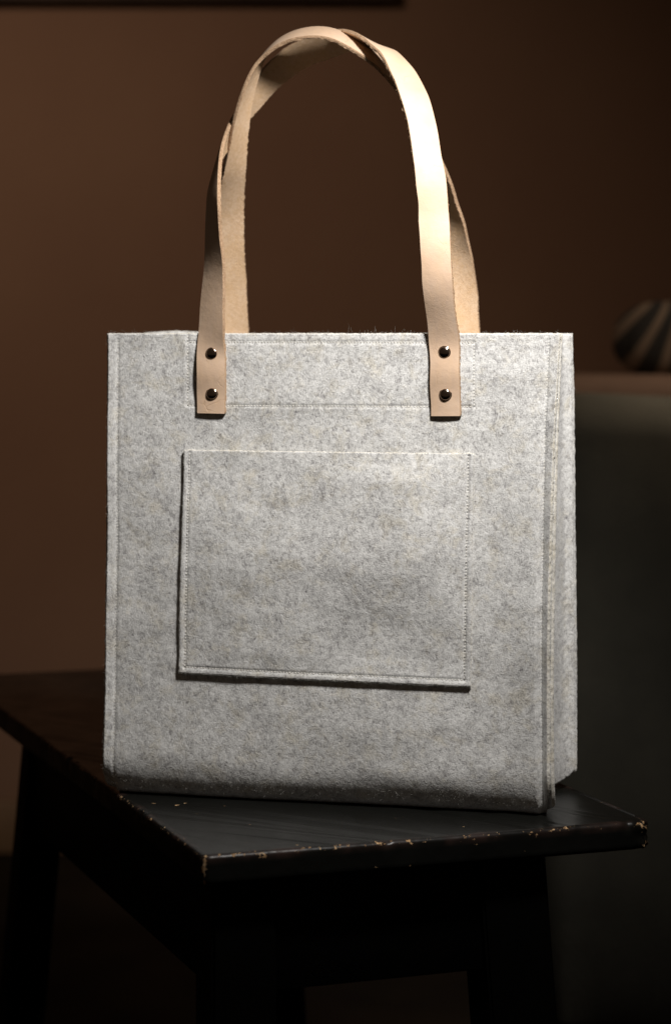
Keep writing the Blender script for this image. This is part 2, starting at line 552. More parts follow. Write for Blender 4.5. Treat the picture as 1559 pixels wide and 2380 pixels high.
# ---- pocket
PK = [(-0.1166, 0.2849), (0.1238, 0.2851), (0.1204, 0.1011), (-0.1203, 0.1035)]
INS = 0.0048
def pocket_grid(nu=230, nv=180):
    tl, tr, br, bl = [np.array(p) for p in PK]
    P = np.zeros((nv, nu, 3))
    u = np.linspace(0, 1, nu)[None, :]; v = np.linspace(0, 1, nv)[:, None]
    X = (1-u)*(1-v)*tl[0] + u*(1-v)*tr[0] + u*v*br[0] + (1-u)*v*bl[0]
    Z = (1-u)*(1-v)*tl[1] + u*(1-v)*tr[1] + u*v*br[1] + (1-u)*v*bl[1]
    X = X + 0.0004 * np.sin(v * 5 + 1) * (1 - 2 * u)
    base = np.vectorize(front_b)(X, Z)
    wl = u * 0.2404; wr = (1 - u) * 0.2404; wb = (1 - v) * 0.184
    edge = np.minimum(np.minimum(wl, wr), wb)
    lift = 0.0005 * np.exp(-(np.minimum(np.minimum(wl, wb), wr) / 0.0042) ** 2)
    belly = 0.0050 * np.clip(wl / 0.17, 0, 1) * np.clip(wr / 0.05, 0, 1) ** 0.7 * np.clip(wb / 0.10, 0, 1) * (1 - 0.5 * np.clip(1 - v / 0.12, 0, 1))
    P[:, :, 0] = X; P[:, :, 2] = Z
    P[:, :, 1] = base - 0.0024 - 0.0001 - lift - belly + 0.0005 * wob(X, Z, 0.12, seed=21) * np.clip(edge / 0.02, 0, 1)
    return P
PP = pocket_grid()
tl, tr, br, bl = [np.array(p) for p in PK]
pl = [((tl[0] + INS, tl[1] - 0.0015), (bl[0] + INS, bl[1] + INS)), ((bl[0] + INS, bl[1] + INS), (br[0] - INS, br[1] + INS)), ((br[0] - INS, br[1] + INS), (tr[0] - INS, tr[1] - 0.0015))]
for k, seg in enumerate(pl):
    PP[:, :, 1] += groove(PP[:, :, 0], PP[:, :, 2], 'pocket', seg, 0.0018 if k == 2 else 0.0010, 0.0009)
pocket, PN = sheet_from_grid('pocket', PP, 0.0024, [FELT, FELT_EDGE], bag, flip=True, seed=8)

def grid_b(G, x, z):
    j = int(np.argmin((G[:, G.shape[1] // 2, 2] - z) ** 2))
    j0, j1 = max(0, j - 6), j + 7
    S = G[j0:j1]
    d = (S[:, :, 0] - x) ** 2 + (S[:, :, 2] - z) ** 2
    i = np.unravel_index(np.argmin(d), d.shape)
    return S[i][1]

# ---- threads: one capsule per stitch, joined
def stitch_mesh(segs, G, name, parent, radius=0.00031):
    V = []; F = []
    for pts in segs:
        pts = np.array(pts, dtype=float)
        d = np.r_[0, np.cumsum(np.hypot(*np.diff(pts, axis=0).T))]
        s = 0.0006
        while s + STITCH * 0.72 < d[-1]:
            a = np.array([np.interp(s, d, pts[:, 0]), np.interp(s, d, pts[:, 1])])
            e = np.array([np.interp(s + STITCH * 0.72, d, pts[:, 0]), np.interp(s + STITCH * 0.72, d, pts[:, 1])])
            m = (a + e) / 2
            b0 = grid_b(G, *m)
            dirv = (e - a) / (np.linalg.norm(e - a) + 1e-9)
            L = np.linalg.norm(e - a)
            side = np.array([-dirv[1], dirv[0]])
            base = len(V)
            for (f, rr, sink) in ((0, 0.25, 0.0004), (0.2, 0.85, 0.0000), (0.5, 1.0, -0.0001), (0.8, 0.85, 0.0), (1, 0.25, 0.0004)):
                c = a + (e - a) * f
                for k in range(6):
                    an = k * math.tau / 6
                    o = side * math.cos(an) * radius * rr
                    V.append((c[0] + o[0], b0 + sink - math.sin(an) * radius * rr, c[1] + o[1]))
            for j in range(4):
                for k in range(6):
                    A = base + j * 6 + k; B = base + j * 6 + (k + 1) % 6
                    F.append((A, B, B + 6, A + 6))
            s += STITCH
    o = obj(name, V, np.array(F), THREAD, parent)
    return tag(o, kind='stuff')
stitch_mesh([p for k, p in lines], FP, 'stitching', front)
stitch_mesh(pl, PP, 'stitching', pocket)

# ---- back panel
def back_surface():
    nu, nv = 120, 120
    P = np.zeros((nv, nu, 3))
    for j in range(nv):
        z = H - (H - 0.006) * j / (nv - 1)
        l = -0.1945 + 0.004 * (j / nv); r = interp(BACK_TIP, z)
        for i in range(nu):
            f = i / (nu - 1); x = l + (r - l) * f
            m = min(x - l, r - x)
            out = 0.0022 * max(0, 1 - m / 0.008)
            top = 0.0022 * math.exp(-((x + 0.165) / 0.03) ** 2) * (1 - j / nv) ** 2
            drop = 0.008 * max(0, 1 - m / 0.012) * (j / nv) ** 14
            P[j, i] = (x, DEPTH + 0.003 + out, z + top + drop)
    P[:, :, 1] += 0.0008 * wob(P[:, :, 0], P[:, :, 2], 0.15, seed=31) * np.linspace(0.1, 1, nv)[:, None]
    return P
sheet_from_grid('back_panel', back_surface(), TH, [FELT, FELT_EDGE], bag, flip=False, seed=12)

# ---- side gussets
def gusset(sgn):
    nv = 200
    rows = []
    for j in range(nv):
        z = H - (H - 0.004) * j / (nv - 1)
        if sgn > 0:
            g = interp(R_GROOVE, z); tilt = R(interp(R_TILT, z)); bt = interp(BACK_TIP, z)
        else:
            g = -(interp(LEFT_TIP, z) + FL * math.cos(R(14))); tilt = R(14); bt = 0.1945 - 0.004 * j / nv
        n = np.array([math.sin(tilt), math.cos(tilt)]) * (2 * TH + 0.0003)
        d = np.array([math.cos(tilt), -math.sin(tilt)])
        G0 = np.array([g, 0.0004])
        pts = []
        for i in range(10):
            f = 1 - i / 9.0
            pts.append(G0 + n + d * (FL * 1.06 * f + 0.0005) * (1 - 0.45 * math.exp(-z / 0.006)))
        bg_ = np.array([bt - 0.0065, DEPTH - 0.0045])
        for i in range(1, 61):
            f = i / 60
            p = (G0 + n) * (1 - f) + bg_ * f
            inward = 0.0125 * math.sin(math.pi * f) ** 0.7 * (0.45 + 0.55 * min(1.0, j / nv * 2.2))
            p = p + np.array([-inward, 0])
            pts.append(p)
        for i in range(1, 10):
            f = i / 9
            pts.append(bg_ + np.array([0.0062 * f, 0.0035 * f]))
        pts = np.array(pts)
        zz = np.full(len(pts), z)
        low = max(0.0, (0.03 - z) / 0.03)
        # the base tucks in; the cut ends of the flanges stay a little off the bench
        zmin = np.full(len(pts), 0.004)
        zmin[:14] = np.linspace(0.0085, 0.004, 14)
        zmin[-24:] = 0.004 + 0.0105 * np.linspace(0, 1, 24) ** 2
        zz = zmin + (H - zmin) * (1 - j / (nv - 1))
        pts[10:-9, 0] -= 0.006 * low ** 2 * np.sin(np.linspace(0, math.pi, len(pts) - 19))
        rb = np.array([roll_b(q) for q in zz]); fade = np.clip(1 - (np.arange(len(pts)) - 10) / 40.0, 0, 1)
        pts[:, 1] += rb * fade
        rows.append(np.stack([pts[:, 0] * sgn, pts[:, 1], zz], 1))
    P = np.array(rows)
    P = P.copy()
    P[:, :, :2] = smooth_rows(P[:, :, :2], 3)
    P[:, 12:-10, 0] += 0.0008 * wob(P[:, 12:-10, 1], P[:, 12:-10, 2], 0.07, seed=41 + sgn)
    # seam stitches show as a row of small dents beside the back flange
    D = np.abs(np.arange(P.shape[1]) - (P.shape[1] - 10))[None, :]
    P[:, :, 0] -= sgn * 0.0007 * np.exp(-(D / 1.4) ** 2) * (0.6 + 0.4 * np.cos(P[:, :, 2] * math.tau / STITCH))
    return sheet_from_grid('side_gusset', P, TH, [FELT, FELT_EDGE], bag, flip=(sgn > 0), seed=50 + sgn)
gr, _ = gusset(1)
gl, _ = gusset(-1)

# ---- base
def base_panel():
    nu, nv = 60, 24
    P = np.zeros((nv, nu, 3))
    for j in range(nv):
        for i in range(nu):
            x = -0.170 + 0.334 * i / (nu - 1); y = BR - 0.001 + (DEPTH - BR - 0.002) * j / (nv - 1)
            P[j, i] = (x, y, 0.0012)
    return P
sheet_from_grid('base', base_panel()[::-1], 0.0028, [FELT, FELT_EDGE], bag, flip=False, edge_noise=0.0001)

STRAP_FRONT =[
  (0.0885, -0.0065, 0.3148, 0.1124, -0.0005, 0.3148) ,
  (0.0883, -0.0055, 0.3319, 0.1122, -0.0019, 0.3319) ,
  (0.0881, -0.0047, 0.3486, 0.1121, -0.0057, 0.3487) ,
  (0.0876, -0.003, 0.3653, 0.1115, -0.0044, 0.3654) ,
  (0.0871, -0.0044, 0.3769, 0.1112, -0.0046, 0.3769) ,
  (0.0861, -0.0094, 0.394, 0.1101, -0.0106, 0.3939) ,
  (0.0851, -0.0148, 0.4085, 0.1091, -0.0152, 0.4091) ,
  (0.0845, -0.0183, 0.4261, 0.1086, -0.0177, 0.426) ,
  (0.0832, -0.0186, 0.4499, 0.1071, -0.0154, 0.4505) ,
  (0.081, -0.015, 0.4731, 0.1049, -0.009, 0.4738) ,
  (0.0796, -0.013, 0.491, 0.1033, -0.007, 0.4927) ,
  (0.0769, -0.0103, 0.5123, 0.0976, 0.0023, 0.5166) ,
  (0.0728, -0.0024, 0.5352, 0.0914, 0.0124, 0.5422) ,
  (0.0664, 0.0084, 0.5586, 0.0817, 0.0256, 0.5689) ,
  (0.0597, 0.0202, 0.5758, 0.0708, 0.0399, 0.5874) ,
  (0.0516, 0.0311, 0.5932, 0.0569, 0.0529, 0.6054) ,
  (0.0425, 0.0381, 0.609, 0.0429, 0.0619, 0.6175) ,
  (0.0306, 0.0459, 0.6201, 0.0294, 0.0701, 0.6203) ,
  (0.0169, 0.0547, 0.6291, 0.0152, 0.0773, 0.623) ,
  (0.0022, 0.0652, 0.6341, -0.0009, 0.0828, 0.6198) ,
  (-0.0194, 0.0733, 0.6326, -0.0202, 0.0867, 0.614) ,
  (-0.0406, 0.0789, 0.6263, -0.0391, 0.0931, 0.6083) ,
  (-0.0539, 0.082, 0.6206, -0.0537, 0.094, 0.6008) ,
  (-0.0671, 0.0792, 0.6094, -0.0659, 0.0928, 0.5908) ,
  (-0.0755, 0.0755, 0.5983, -0.0734, 0.0925, 0.5829) ,
  (-0.0875, 0.0688, 0.5787, -0.0866, 0.0892, 0.5679) ,
  (-0.0947, 0.0576, 0.5608, -0.0962, 0.0804, 0.5548) ,
  (-0.094, 0.0339, 0.5455, -0.0992, 0.0561, 0.5391) ,
  (-0.0912, 0.009, 0.5292, -0.0994, 0.031, 0.5247) ,
  (-0.0877, -0.0099, 0.5072, -0.0991, 0.0119, 0.5088) ,
  (-0.0835, -0.0207, 0.4867, -0.0987, -0.0013, 0.49) ,
  (-0.0826, -0.0183, 0.467, -0.0999, -0.0007, 0.4705) ,
  (-0.0821, -0.0158, 0.4512, -0.1006, 0.0008, 0.4526) ,
  (-0.0805, -0.0122, 0.4273, -0.1021, 0.0002, 0.4277) ,
  (-0.0813, -0.0107, 0.3998, -0.1044, -0.0013, 0.4) ,
  (-0.0817, -0.0087, 0.3803, -0.1054, -0.0013, 0.3804) ,
  (-0.0817, -0.0069, 0.364, -0.1058, -0.0006, 0.3639) ,
  (-0.0809, -0.0073, 0.3479, -0.1052, -0.0028, 0.3478) ,
  (-0.0813, -0.0057, 0.3315, -0.1058, -0.0017, 0.3313) ,
  (-0.0816, -0.0059, 0.3155, -0.106, -0.0011, 0.3151) ,
]
STRAP_BACK =[
  (0.1038, 0.131, 0.342, 0.0805, 0.1359, 0.3418) ,
  (0.1038, 0.131, 0.3603, 0.0805, 0.1359, 0.3602) ,
  (0.1034, 0.133, 0.38, 0.08, 0.137, 0.38) ,
  (0.1023, 0.1371, 0.3972, 0.0788, 0.1409, 0.3973) ,
  (0.1001, 0.1388, 0.4189, 0.0772, 0.1451, 0.4191) ,
  (0.097, 0.1365, 0.4441, 0.076, 0.1474, 0.4439) ,
  (0.0946, 0.1325, 0.4587, 0.0749, 0.1455, 0.4586) ,
  (0.0917, 0.1263, 0.4763, 0.0738, 0.1417, 0.4754) ,
  (0.0884, 0.1203, 0.4892, 0.0723, 0.1377, 0.4881) ,
  (0.0853, 0.1135, 0.503, 0.0711, 0.1325, 0.5022) ,
  (0.0816, 0.1059, 0.516, 0.0691, 0.1261, 0.515) ,
  (0.0785, 0.0994, 0.5257, 0.0672, 0.1205, 0.5252) ,
  (0.0707, 0.0908, 0.5439, 0.0617, 0.1132, 0.5441) ,
  (0.0596, 0.0825, 0.5642, 0.0518, 0.1055, 0.5665) ,
  (0.05, 0.0762, 0.5782, 0.0449, 0.0998, 0.5839) ,
  (0.0408, 0.0682, 0.5912, 0.0385, 0.0918, 0.5995) ,
  (0.0295, 0.0584, 0.6036, 0.0282, 0.0816, 0.6134) ,
  (0.0149, 0.0486, 0.6142, 0.0136, 0.0714, 0.6252) ,
  (-0.0014, 0.0386, 0.6231, -0.0038, 0.0614, 0.6342) ,
  (-0.0172, 0.0347, 0.6255, -0.0205, 0.0573, 0.6367) ,
  (-0.0353, 0.0325, 0.6237, -0.0378, 0.0555, 0.6341) ,
  (-0.0524, 0.0335, 0.6169, -0.054, 0.0565, 0.6269) ,
  (-0.0669, 0.0364, 0.6052, -0.0668, 0.0596, 0.6143) ,
  (-0.0769, 0.0352, 0.5876, -0.0744, 0.0588, 0.5939) ,
  (-0.0864, 0.0385, 0.565, -0.0808, 0.0615, 0.5706) ,
  (-0.0938, 0.0468, 0.5437, -0.0861, 0.0692, 0.5482) ,
  (-0.1052, 0.066, 0.5182, -0.0925, 0.086, 0.5216) ,
  (-0.1136, 0.0827, 0.5031, -0.0966, 0.0993, 0.5049) ,
  (-0.1212, 0.1026, 0.481, -0.1001, 0.1134, 0.4813) ,
  (-0.1256, 0.117, 0.4523, -0.1012, 0.123, 0.4523) ,
  (-0.1258, 0.1241, 0.4309, -0.1022, 0.1299, 0.4309) ,
  (-0.1263, 0.1309, 0.4123, -0.102, 0.1331, 0.4122) ,
  (-0.1247, 0.1345, 0.386, -0.1001, 0.1335, 0.386) ,
  (-0.1243, 0.1333, 0.3597, -0.0998, 0.1337, 0.3598) ,
  (-0.1243, 0.1333, 0.3409, -0.0998, 0.1337, 0.341) ,
]


# ---- handles: ribbons swept through stations (front edge, back edge), bag coordinates
def catmull(P, per):
    P = np.asarray(P, float)
    out = []
    n = len(P)
    for i in range(n - 1):
        p0 = P[max(i - 1, 0)]; p1 = P[i]; p2 = P[i + 1]; p3 = P[min(i + 2, n - 1)]
        for k in range(per):
            t = k / per
            out.append(0.5 * ((2 * p1) + (-p0 + p2) * t + (2*p0 - 5*p1 + 4*p2 - p3) * t*t + (-p0 + 3*p1 - 3*p2 + p3) * t**3))
    out.append(P[-1])
    return np.array(out)

SW = 0.0243
ST = 0.0030
def gsmooth(A, s, k):
    for _ in range(k):
        B = A.copy()
        B[1:-1] = 0.25 * A[:-2] + 0.5 * A[1:-1] + 0.25 * A[2:]
        A = B
    return A

def handle(stations, grain_sign, seed, panel_b, panel_z):
    st = []
    for s in stations:
        s = list(s)
        if s[2] < panel_z and s[5] < panel_z:
            m = (s[1] + s[4]) / 2
            if panel_b < 0.05: m += front_b((s[0] + s[3]) / 2, s[2])
            s[1] = s[4] = m
        st.append(s)
    S = catmull(st, 10)
    F = S[:, :3]; B = S[:, 3:]
    C = (F + B) / 2
    C = gsmooth(C, 1, 14)
    Wd = gsmooth(B - F, 1, 34)
    T = np.gradient(C, axis=0); T /= np.linalg.norm(T, axis=1, keepdims=True)
    Wd = Wd - T * np.sum(Wd * T, axis=1, keepdims=True)
    Wd /= np.linalg.norm(Wd, axis=1, keepdims=True)
    N = np.cross(T, Wd) * grain_sign          # towards the grain side
    N /= np.linalg.norm(N, axis=1, keepdims=True)
    d = np.r_[0, np.cumsum(np.linalg.norm(np.diff(C, axis=0), axis=1))]
    L = d[-1]
    m = int(L / 0.0016)
    q = np.linspace(0, L, m)
    I = lambda A: np.stack([np.interp(q, d, A[:, k]) for k in range(3)], 1)
    C, Wd, N = I(C), I(Wd), I(N)
    nw = 16
    r = np.random.RandomState(seed)
    # cross-section: grain face (slightly rounded arrises), edge, flesh face, edge
    prof = []; pm = []
    rr = 0.00045
    for k in range(nw + 1):
        f = -1 + 2 * k / nw
        prof.append((f * (SW / 2 - rr * 0.9), 0.0)); pm.append(0)
    for k in range(1, 4):
        prof.append((SW / 2 + (0.0001 if k == 2 else 0), -ST * k / 4)); pm.append(2)
    for k in range(nw + 1):
        f = 1 - 2 * k / nw
        prof.append((f * (SW / 2 - rr * 0.3), -ST)); pm.append(1)
    for k in range(1, 4):
        prof.append((-SW / 2 - (0.0001 if k == 2 else 0), -ST + ST * k / 4)); pm.append(2)
    prof = np.array(prof); K = len(prof)
    wa = wob(q, q * 0, 0.05, seed=seed); wb_ = wob(q, q * 0 + 1, 0.03, seed=seed + 1)
    V = np.zeros((m, K, 3))
    for j in range(K):
        side = prof[j, 0]; h = prof[j, 1]
        ew = 0.00022 * (wa if side > 0 else wb_) * (abs(side) / (SW / 2)) ** 6 * np.sign(side)
        fray = np.zeros(m)
        if pm[j] != 0 and abs(abs(side) - SW / 2) < 0.0006:
            fray = r.randn(m) * (0.00016 if h > -ST * 0.9 else 0.00034) * np.sign(side)
        cup = -0.0007 * (side / (SW / 2)) ** 2
        V[:, j] = C + Wd * (side + ew + fray)[:, None] + N * (h + cup)
    idx = np.arange(m * K).reshape(m, K)
    F_ = []; MI = []
    for j in range(K):
        j2 = (j + 1) % K
        a, b = idx[:-1, j], idx[:-1, j2]; c, e = idx[1:, j2], idx[1:, j]
        F_.append(np.stack([a, b, c, e], 1))
        if j < nw: mi = 0
        elif j < nw + 4: mi = 2
        elif j < nw + 4 + nw: mi = 1
        else: mi = 2
        MI += [mi] * (m - 1)
    F_ = [tuple(f) for f in np.concatenate(F_)]
    # end caps as quad strips between grain and flesh rows
    for row, rev in ((0, False), (m - 1, True)):
        g = [idx[row, k] for k in range(nw + 1)]
        fl = [idx[row, nw + 4 + (nw - k)] for k in range(nw + 1)]
        for k in range(nw):
            f = (g[k], fl[k], fl[k + 1], g[k + 1])
            F_.append(f[::-1] if rev else f); MI.append(2)
        for ends in ((idx[row, nw:nw + 5]), (np.r_[idx[row, 2 * nw + 4:2 * nw + 8], idx[row, 0]])):
            f = tuple(int(v) for v in ends)
            F_.append(f if rev else f[::-1]); MI.append(2)
    o = obj('handle', V.reshape(-1, 3), F_, [GRAIN, FLESH, CUT], bag, True, MI)
    bm = bmesh.new(); bm.from_mesh(o.data)
    bmesh.ops.recalc_face_normals(bm, faces=bm.faces[:])
    # hard edges between the faces and the cut edge
    for e in bm.edges:
        if len(e.link_faces) == 2 and e.link_faces[0].material_index != e.link_faces[1].material_index: e.smooth = False
    bm.to_mesh(o.data); bm.free()
    return o

hf = handle(STRAP_FRONT, -1, 61, -0.0035, 0.377)
tag(hf, 'front leather handle, riveted to the outside of the front panel')
hb = handle(STRAP_BACK, -1, 71, 0.1335, 0.377)
tag(hb, 'back leather handle, rising from behind the bag')

# ---- rivets: domed cap on a thin collar
def rivet_mesh():
    prof = [(0.0, 0.00195), (0.0012, 0.00191), (0.0024, 0.00174), (0.0034, 0.00142), (0.0041, 0.00104), (0.00445, 0.00066), (0.00450, 0.0004), (0.00435, 0.00025), (0.0046, 0.0002), (0.00505, 0.00012), (0.0052, -0.00015), (0.0052, -0.0009)]
    V = []; F = []
    n = 40
    V.append((0, -prof[0][1], 0))
    for (r, h) in prof[1:]:
        for k in range(n):
            a = k * math.tau / n
            V.append((r * math.cos(a), -h, r * math.sin(a)))
    for k in range(n): F.append((0, 1 + k, 1 + (k + 1) % n))
    for j in range(len(prof) - 2):
        for k in range(n):
            a = 1 + j * n + k; b = 1 + j * n + (k + 1) % n
            F.append((a, a + n, b + n, b))
    return V, F
rv, rf = rivet_mesh()
rivet0 = None
for (x, z, bb, hnd, tx, tz) in ((-0.0925, 0.3639, -0.0037, hf, 3, 2), (-0.0925, 0.3314, -0.0037, hf, -3, 2), (0.0997, 0.3653, -0.0037, hf, 2, -3), (0.1007, 0.3320, -0.0037, hf, -2, 2)):
    if rivet0 is None:
        o = rivet0 = obj('rivet', rv, rf, METAL, hnd)
    else:
        o = rivet0.copy(); col.objects.link(o); o.parent = hnd
    o.location = (x, bb + front_b(x, z) - 0.0002, z)
    o.rotation_euler = (R(tx), R(0), R(tz))
for (x, z) in ((0.092, 0.365), (0.092, 0.350), (-0.112, 0.365), (-0.112, 0.350)):
    o = rivet0.copy(); col.objects.link(o); o.parent = hb
    o.location = (x, 0.1338, z)
    o.rotation_euler = (0, 0, math.pi)

# ---- loose wool fibres standing off the felt edges
def fuzz(name, samples, parent, n, lo, hi, rad, seed):
    r = np.random.RandomState(seed)
    P, out, jit = samples(r, n)
    nrm = lambda v: v / (np.linalg.norm(v, axis=1, keepdims=True) + 1e-12)
    L = lo + (hi - lo) * r.rand(n, 1) ** 3
    d = nrm(np.array(out, float) + r.randn(n, 3) * jit)
    curl = r.randn(n, 3) * (0.35 + 0.5 * r.rand(n, 1))
    side = nrm(np.cross(d, r.randn(n, 3))); up = np.cross(d, side)
    segs = 5; p = P.astype(float)
    V = np.zeros((n, segs + 1, 3, 3))
    for k in range(segs + 1):
        w_ = rad * (1 - 0.5 * k / segs)
        for ai, a in enumerate((0, 2.094, 4.189)):
            V[:, k, ai] = p + side * math.cos(a) * w_ + up * math.sin(a) * w_
        d = nrm(d + curl / segs * 1.6)
        p = p + d * L / segs
    idx = np.arange(n * (segs + 1) * 3).reshape(n, segs + 1, 3)
    F = []
    for a in range(3):
        a2 = (a + 1) % 3
        F.append(np.stack([idx[:, :-1, a], idx[:, :-1, a2], idx[:, 1:, a2], idx[:, 1:, a]], -1).reshape(-1, 4))
    o = obj(name, V.reshape(-1, 3), np.concatenate(F), FIBRE, parent)
    return tag(o, kind='stuff')
FIBRE = simple('wool_fibre', (0.50, 0.49, 0.46), 0.8, spec=0.2)

def z3(a, b, c): return np.stack([a, b, c], 1)
def s_top(r, n):
    i = r.randint(0, FP.shape[1], n); o_ = np.zeros(n)
    return FP[0, i] + z3(o_, r.rand(n) * TH, o_ - 0.0002), (0, -0.2, 1), 0.6
def s_face(r, n):
    return FP[r.randint(0, FP.shape[0], n), r.randint(0, FP.shape[1], n)] + np.array([0, 0.0002, 0]), (0.1, -0.3, 0.25), 0.8
def s_low(r, n):
    return FP[r.randint(320, FP.shape[0] - 12, n), r.randint(0, FP.shape[1], n)], (0, -0.8, -0.2), 0.7
def s_right(r, n):
    o_ = np.zeros(n)
    return FP[r.randint(0, FP.shape[0] - 6, n), -1] + z3(o_, r.rand(n) * 0.002, o_), (1, -0.5, 0), 0.7
def s_left(r, n):
    o_ = np.zeros(n)
    return FP[r.randint(0, FP.shape[0] - 6, n), 0] + z3(o_, r.rand(n) * 0.002, o_), (-1, -0.3, 0), 0.7
fuzz('wool_fuzz', s_top, front, 1000, 0.0006, 0.0042, 0.00005, 1)
fuzz('wool_fuzz', s_face, front, 30000, 0.0010, 0.0032, 0.000045, 2)
fuzz('wool_fuzz', s_low, front, 1200, 0.001, 0.0034, 0.00005, 3)
fuzz('wool_fuzz', s_right, front, 800, 0.0008, 0.0035, 0.00005, 4)
fuzz('wool_fuzz', s_right, front, 26, 0.008, 0.022, 0.000055, 14)
fuzz('wool_fuzz', s_top, front, 12, 0.006, 0.010, 0.00005, 15)
fuzz('wool_fuzz', s_left, front, 700, 0.0008, 0.0030, 0.00005, 5)
def s_pkb(r, n): return PP[-1, r.randint(0, PP.shape[1], n)], (0, -0.3, -1), 0.7
def s_pkt(r, n): return PP[0, r.randint(0, PP.shape[1], n)], (0, -0.3, 1), 0.7
def s_pks(r, n): return PP[r.randint(0, PP.shape[0], n), np.where(r.rand(n) < .5, 0, -1)], (0, -1, 0), 0.7
def s_pkf(r, n):
    return PP[r.randint(0, PP.shape[0], n), r.randint(0, PP.shape[1], n)] + np.array([0, 0.0002, 0]), (0.1, -0.3, 0.25), 0.8
fuzz('wool_fuzz', s_pkb, pocket, 400, 0.0008, 0.0030, 0.00005, 6)
fuzz('wool_fuzz', s_pkt, pocket, 400, 0.0008, 0.0030, 0.00005, 8)
fuzz('wool_fuzz', s_pks, pocket, 400, 0.0008, 0.0030, 0.00005, 9)
fuzz('wool_fuzz', s_pkf, pocket, 12000, 0.0010, 0.0030, 0.000045, 7)

# ================================================================== THE BENCH
bench = empty('bench', (-0.0942, 1.6959, 0.0), R(20))
tag(bench, 'black painted wooden bench with chipped edges carrying the felt tote bag', 'bench')

def seat_board():
    rad = 0.0045; T = 0.0225; cr = 0.007
    # plan outline, rounded rectangle, fine samples
    def outline(ins):
        pts = []
        c = cr
        xs0, xs1, ys0, ys1 = BW0 + c, BW1 - c, BL0 + c, BL1 - c
        rr = c - ins
        def arc(cx, cy, a0):
            for k in range(9):
                a = a0 + k / 8 * math.pi / 2
                pts.append((cx + rr * math.cos(a), cy + rr * math.sin(a)))
        def run(p, q, n):
            for k in range(1, n): pts.append((p[0] + (q[0]-p[0]) * k / n, p[1] + (q[1]-p[1]) * k / n))
        arc(xs0, ys0, math.pi); run(pts[-1], (xs1, ys0 - rr), 160)
        arc(xs1, ys0, -math.pi/2); run(pts[-1], (xs1 + rr, ys1), 300)
        arc(xs1, ys1, 0); run(pts[-1], (xs0, ys1 + rr), 80)
        arc(xs0, ys1, math.pi/2); run(pts[-1], (xs0 - rr, ys0), 300)
        return np.array(pts)
    loops = []
    for k in range(7):       # rounded top arris
        a = k / 6 * math.pi / 2
        loops.append((rad * (1 - math.sin(a)), -rad * (1 - math.cos(a)) * 0.85))
    for f in (0.3, 0.5, 0.7, 0.85): loops.append((0.0, -rad * 0.85 + (-T + 0.003 + rad * 0.85) * f))
    loops += [(0.0, -T + 0.003), (0.0008, -T + 0.001), (0.003, -T)]
    V = []; n = None
    for (ins, z) in loops:
        if ins > cr - 0.0005:
            o = outline(cr - 0.0005)
            ctr = np.array([(BW0 + BW1) / 2, (BL0 + BL1) / 2])
            ex = ins - (cr - 0.0005)
            o = o + np.clip(ctr - o, -1, 1) * 0
            sx = np.clip((ctr[0] - o[:, 0]) * 1e3, -1, 1); sy = np.clip((ctr[1] - o[:, 1]) * 1e3, -1, 1)
            o = o + np.stack([sx * 0, sy * 0], 1)
        else:
            o = outline(ins)
        n = len(o)
        for (x, y) in o:
            p = Vector((x, y, z))
            q = noise.noise(p * 60) * 0.0004 + noise.noise(p * 220) * 0.00022
            dxy = Vector((x - (BW0 + BW1) / 2, y - (BL0 + BL1) / 2, 0))
            # nicks along the front arris
            nick = max(0.0, noise.noise(Vector((x * 130, y * 130, 3.3))) - 0.42) * 0.006 * math.exp(-((z + 0.002) / 0.004) ** 2)
            # the knocked-off right corner
            dc = math.hypot(x - BW1, y - BL0)
            chip = math.exp(-(dc / 0.012) ** 2) * (0.0022 + 0.0028 * noise.noise(Vector((x * 240, y * 240, z * 330)))+ 0.0020 * math.exp(-((z + 0.0125) / 0.0018) ** 2))
            # splintered left corner arris
            dl = math.hypot(x - BW0, y - BL0)
            chip += math.exp(-(dl / 0.005) ** 2) * 0.0009 * noise.noise(Vector((x * 300, y * 300, z * 500)))
            # inward direction
            ix = (1 if x < BW0 + cr else (-1 if x > BW1 - cr else 0))
            iy = (1 if y < BL0 + cr else (-1 if y > BL1 - cr else 0))
            d = Vector((ix, iy, 0)); 
            if d.length: d.normalize()
            p = p + d * (q + nick + chip)
            p.z -= (nick * 0.8 if z > -0.008 else 0) + (chip * 0.7 if z > -0.006 else 0)
            V.append(tuple(p))
    F = []
    for j in range(len(loops) - 1):
        for k in range(n):
            a = j * n + k; b = j * n + (k + 1) % n
            F.append((a, a + n, b + n, b))
    F.append(tuple(range(n)))
    F.append(tuple(range((len(loops) - 1) * n, len(loops) * n))[::-1])
    o = obj('seat', V, F, PAINT, bench, True)
    bm = bmesh.new(); bm.from_mesh(o.data); bmesh.ops.recalc_face_normals(bm, faces=bm.faces[:])
    for f in bm.faces:
        if len(f.verts) > 8: f.smooth = False
    bm.to_mesh(o.data); bm.free()
    o.location = (0, 0, SEAT_Z)
    return o
seat_board()
ZT = SEAT_Z - 0.0228
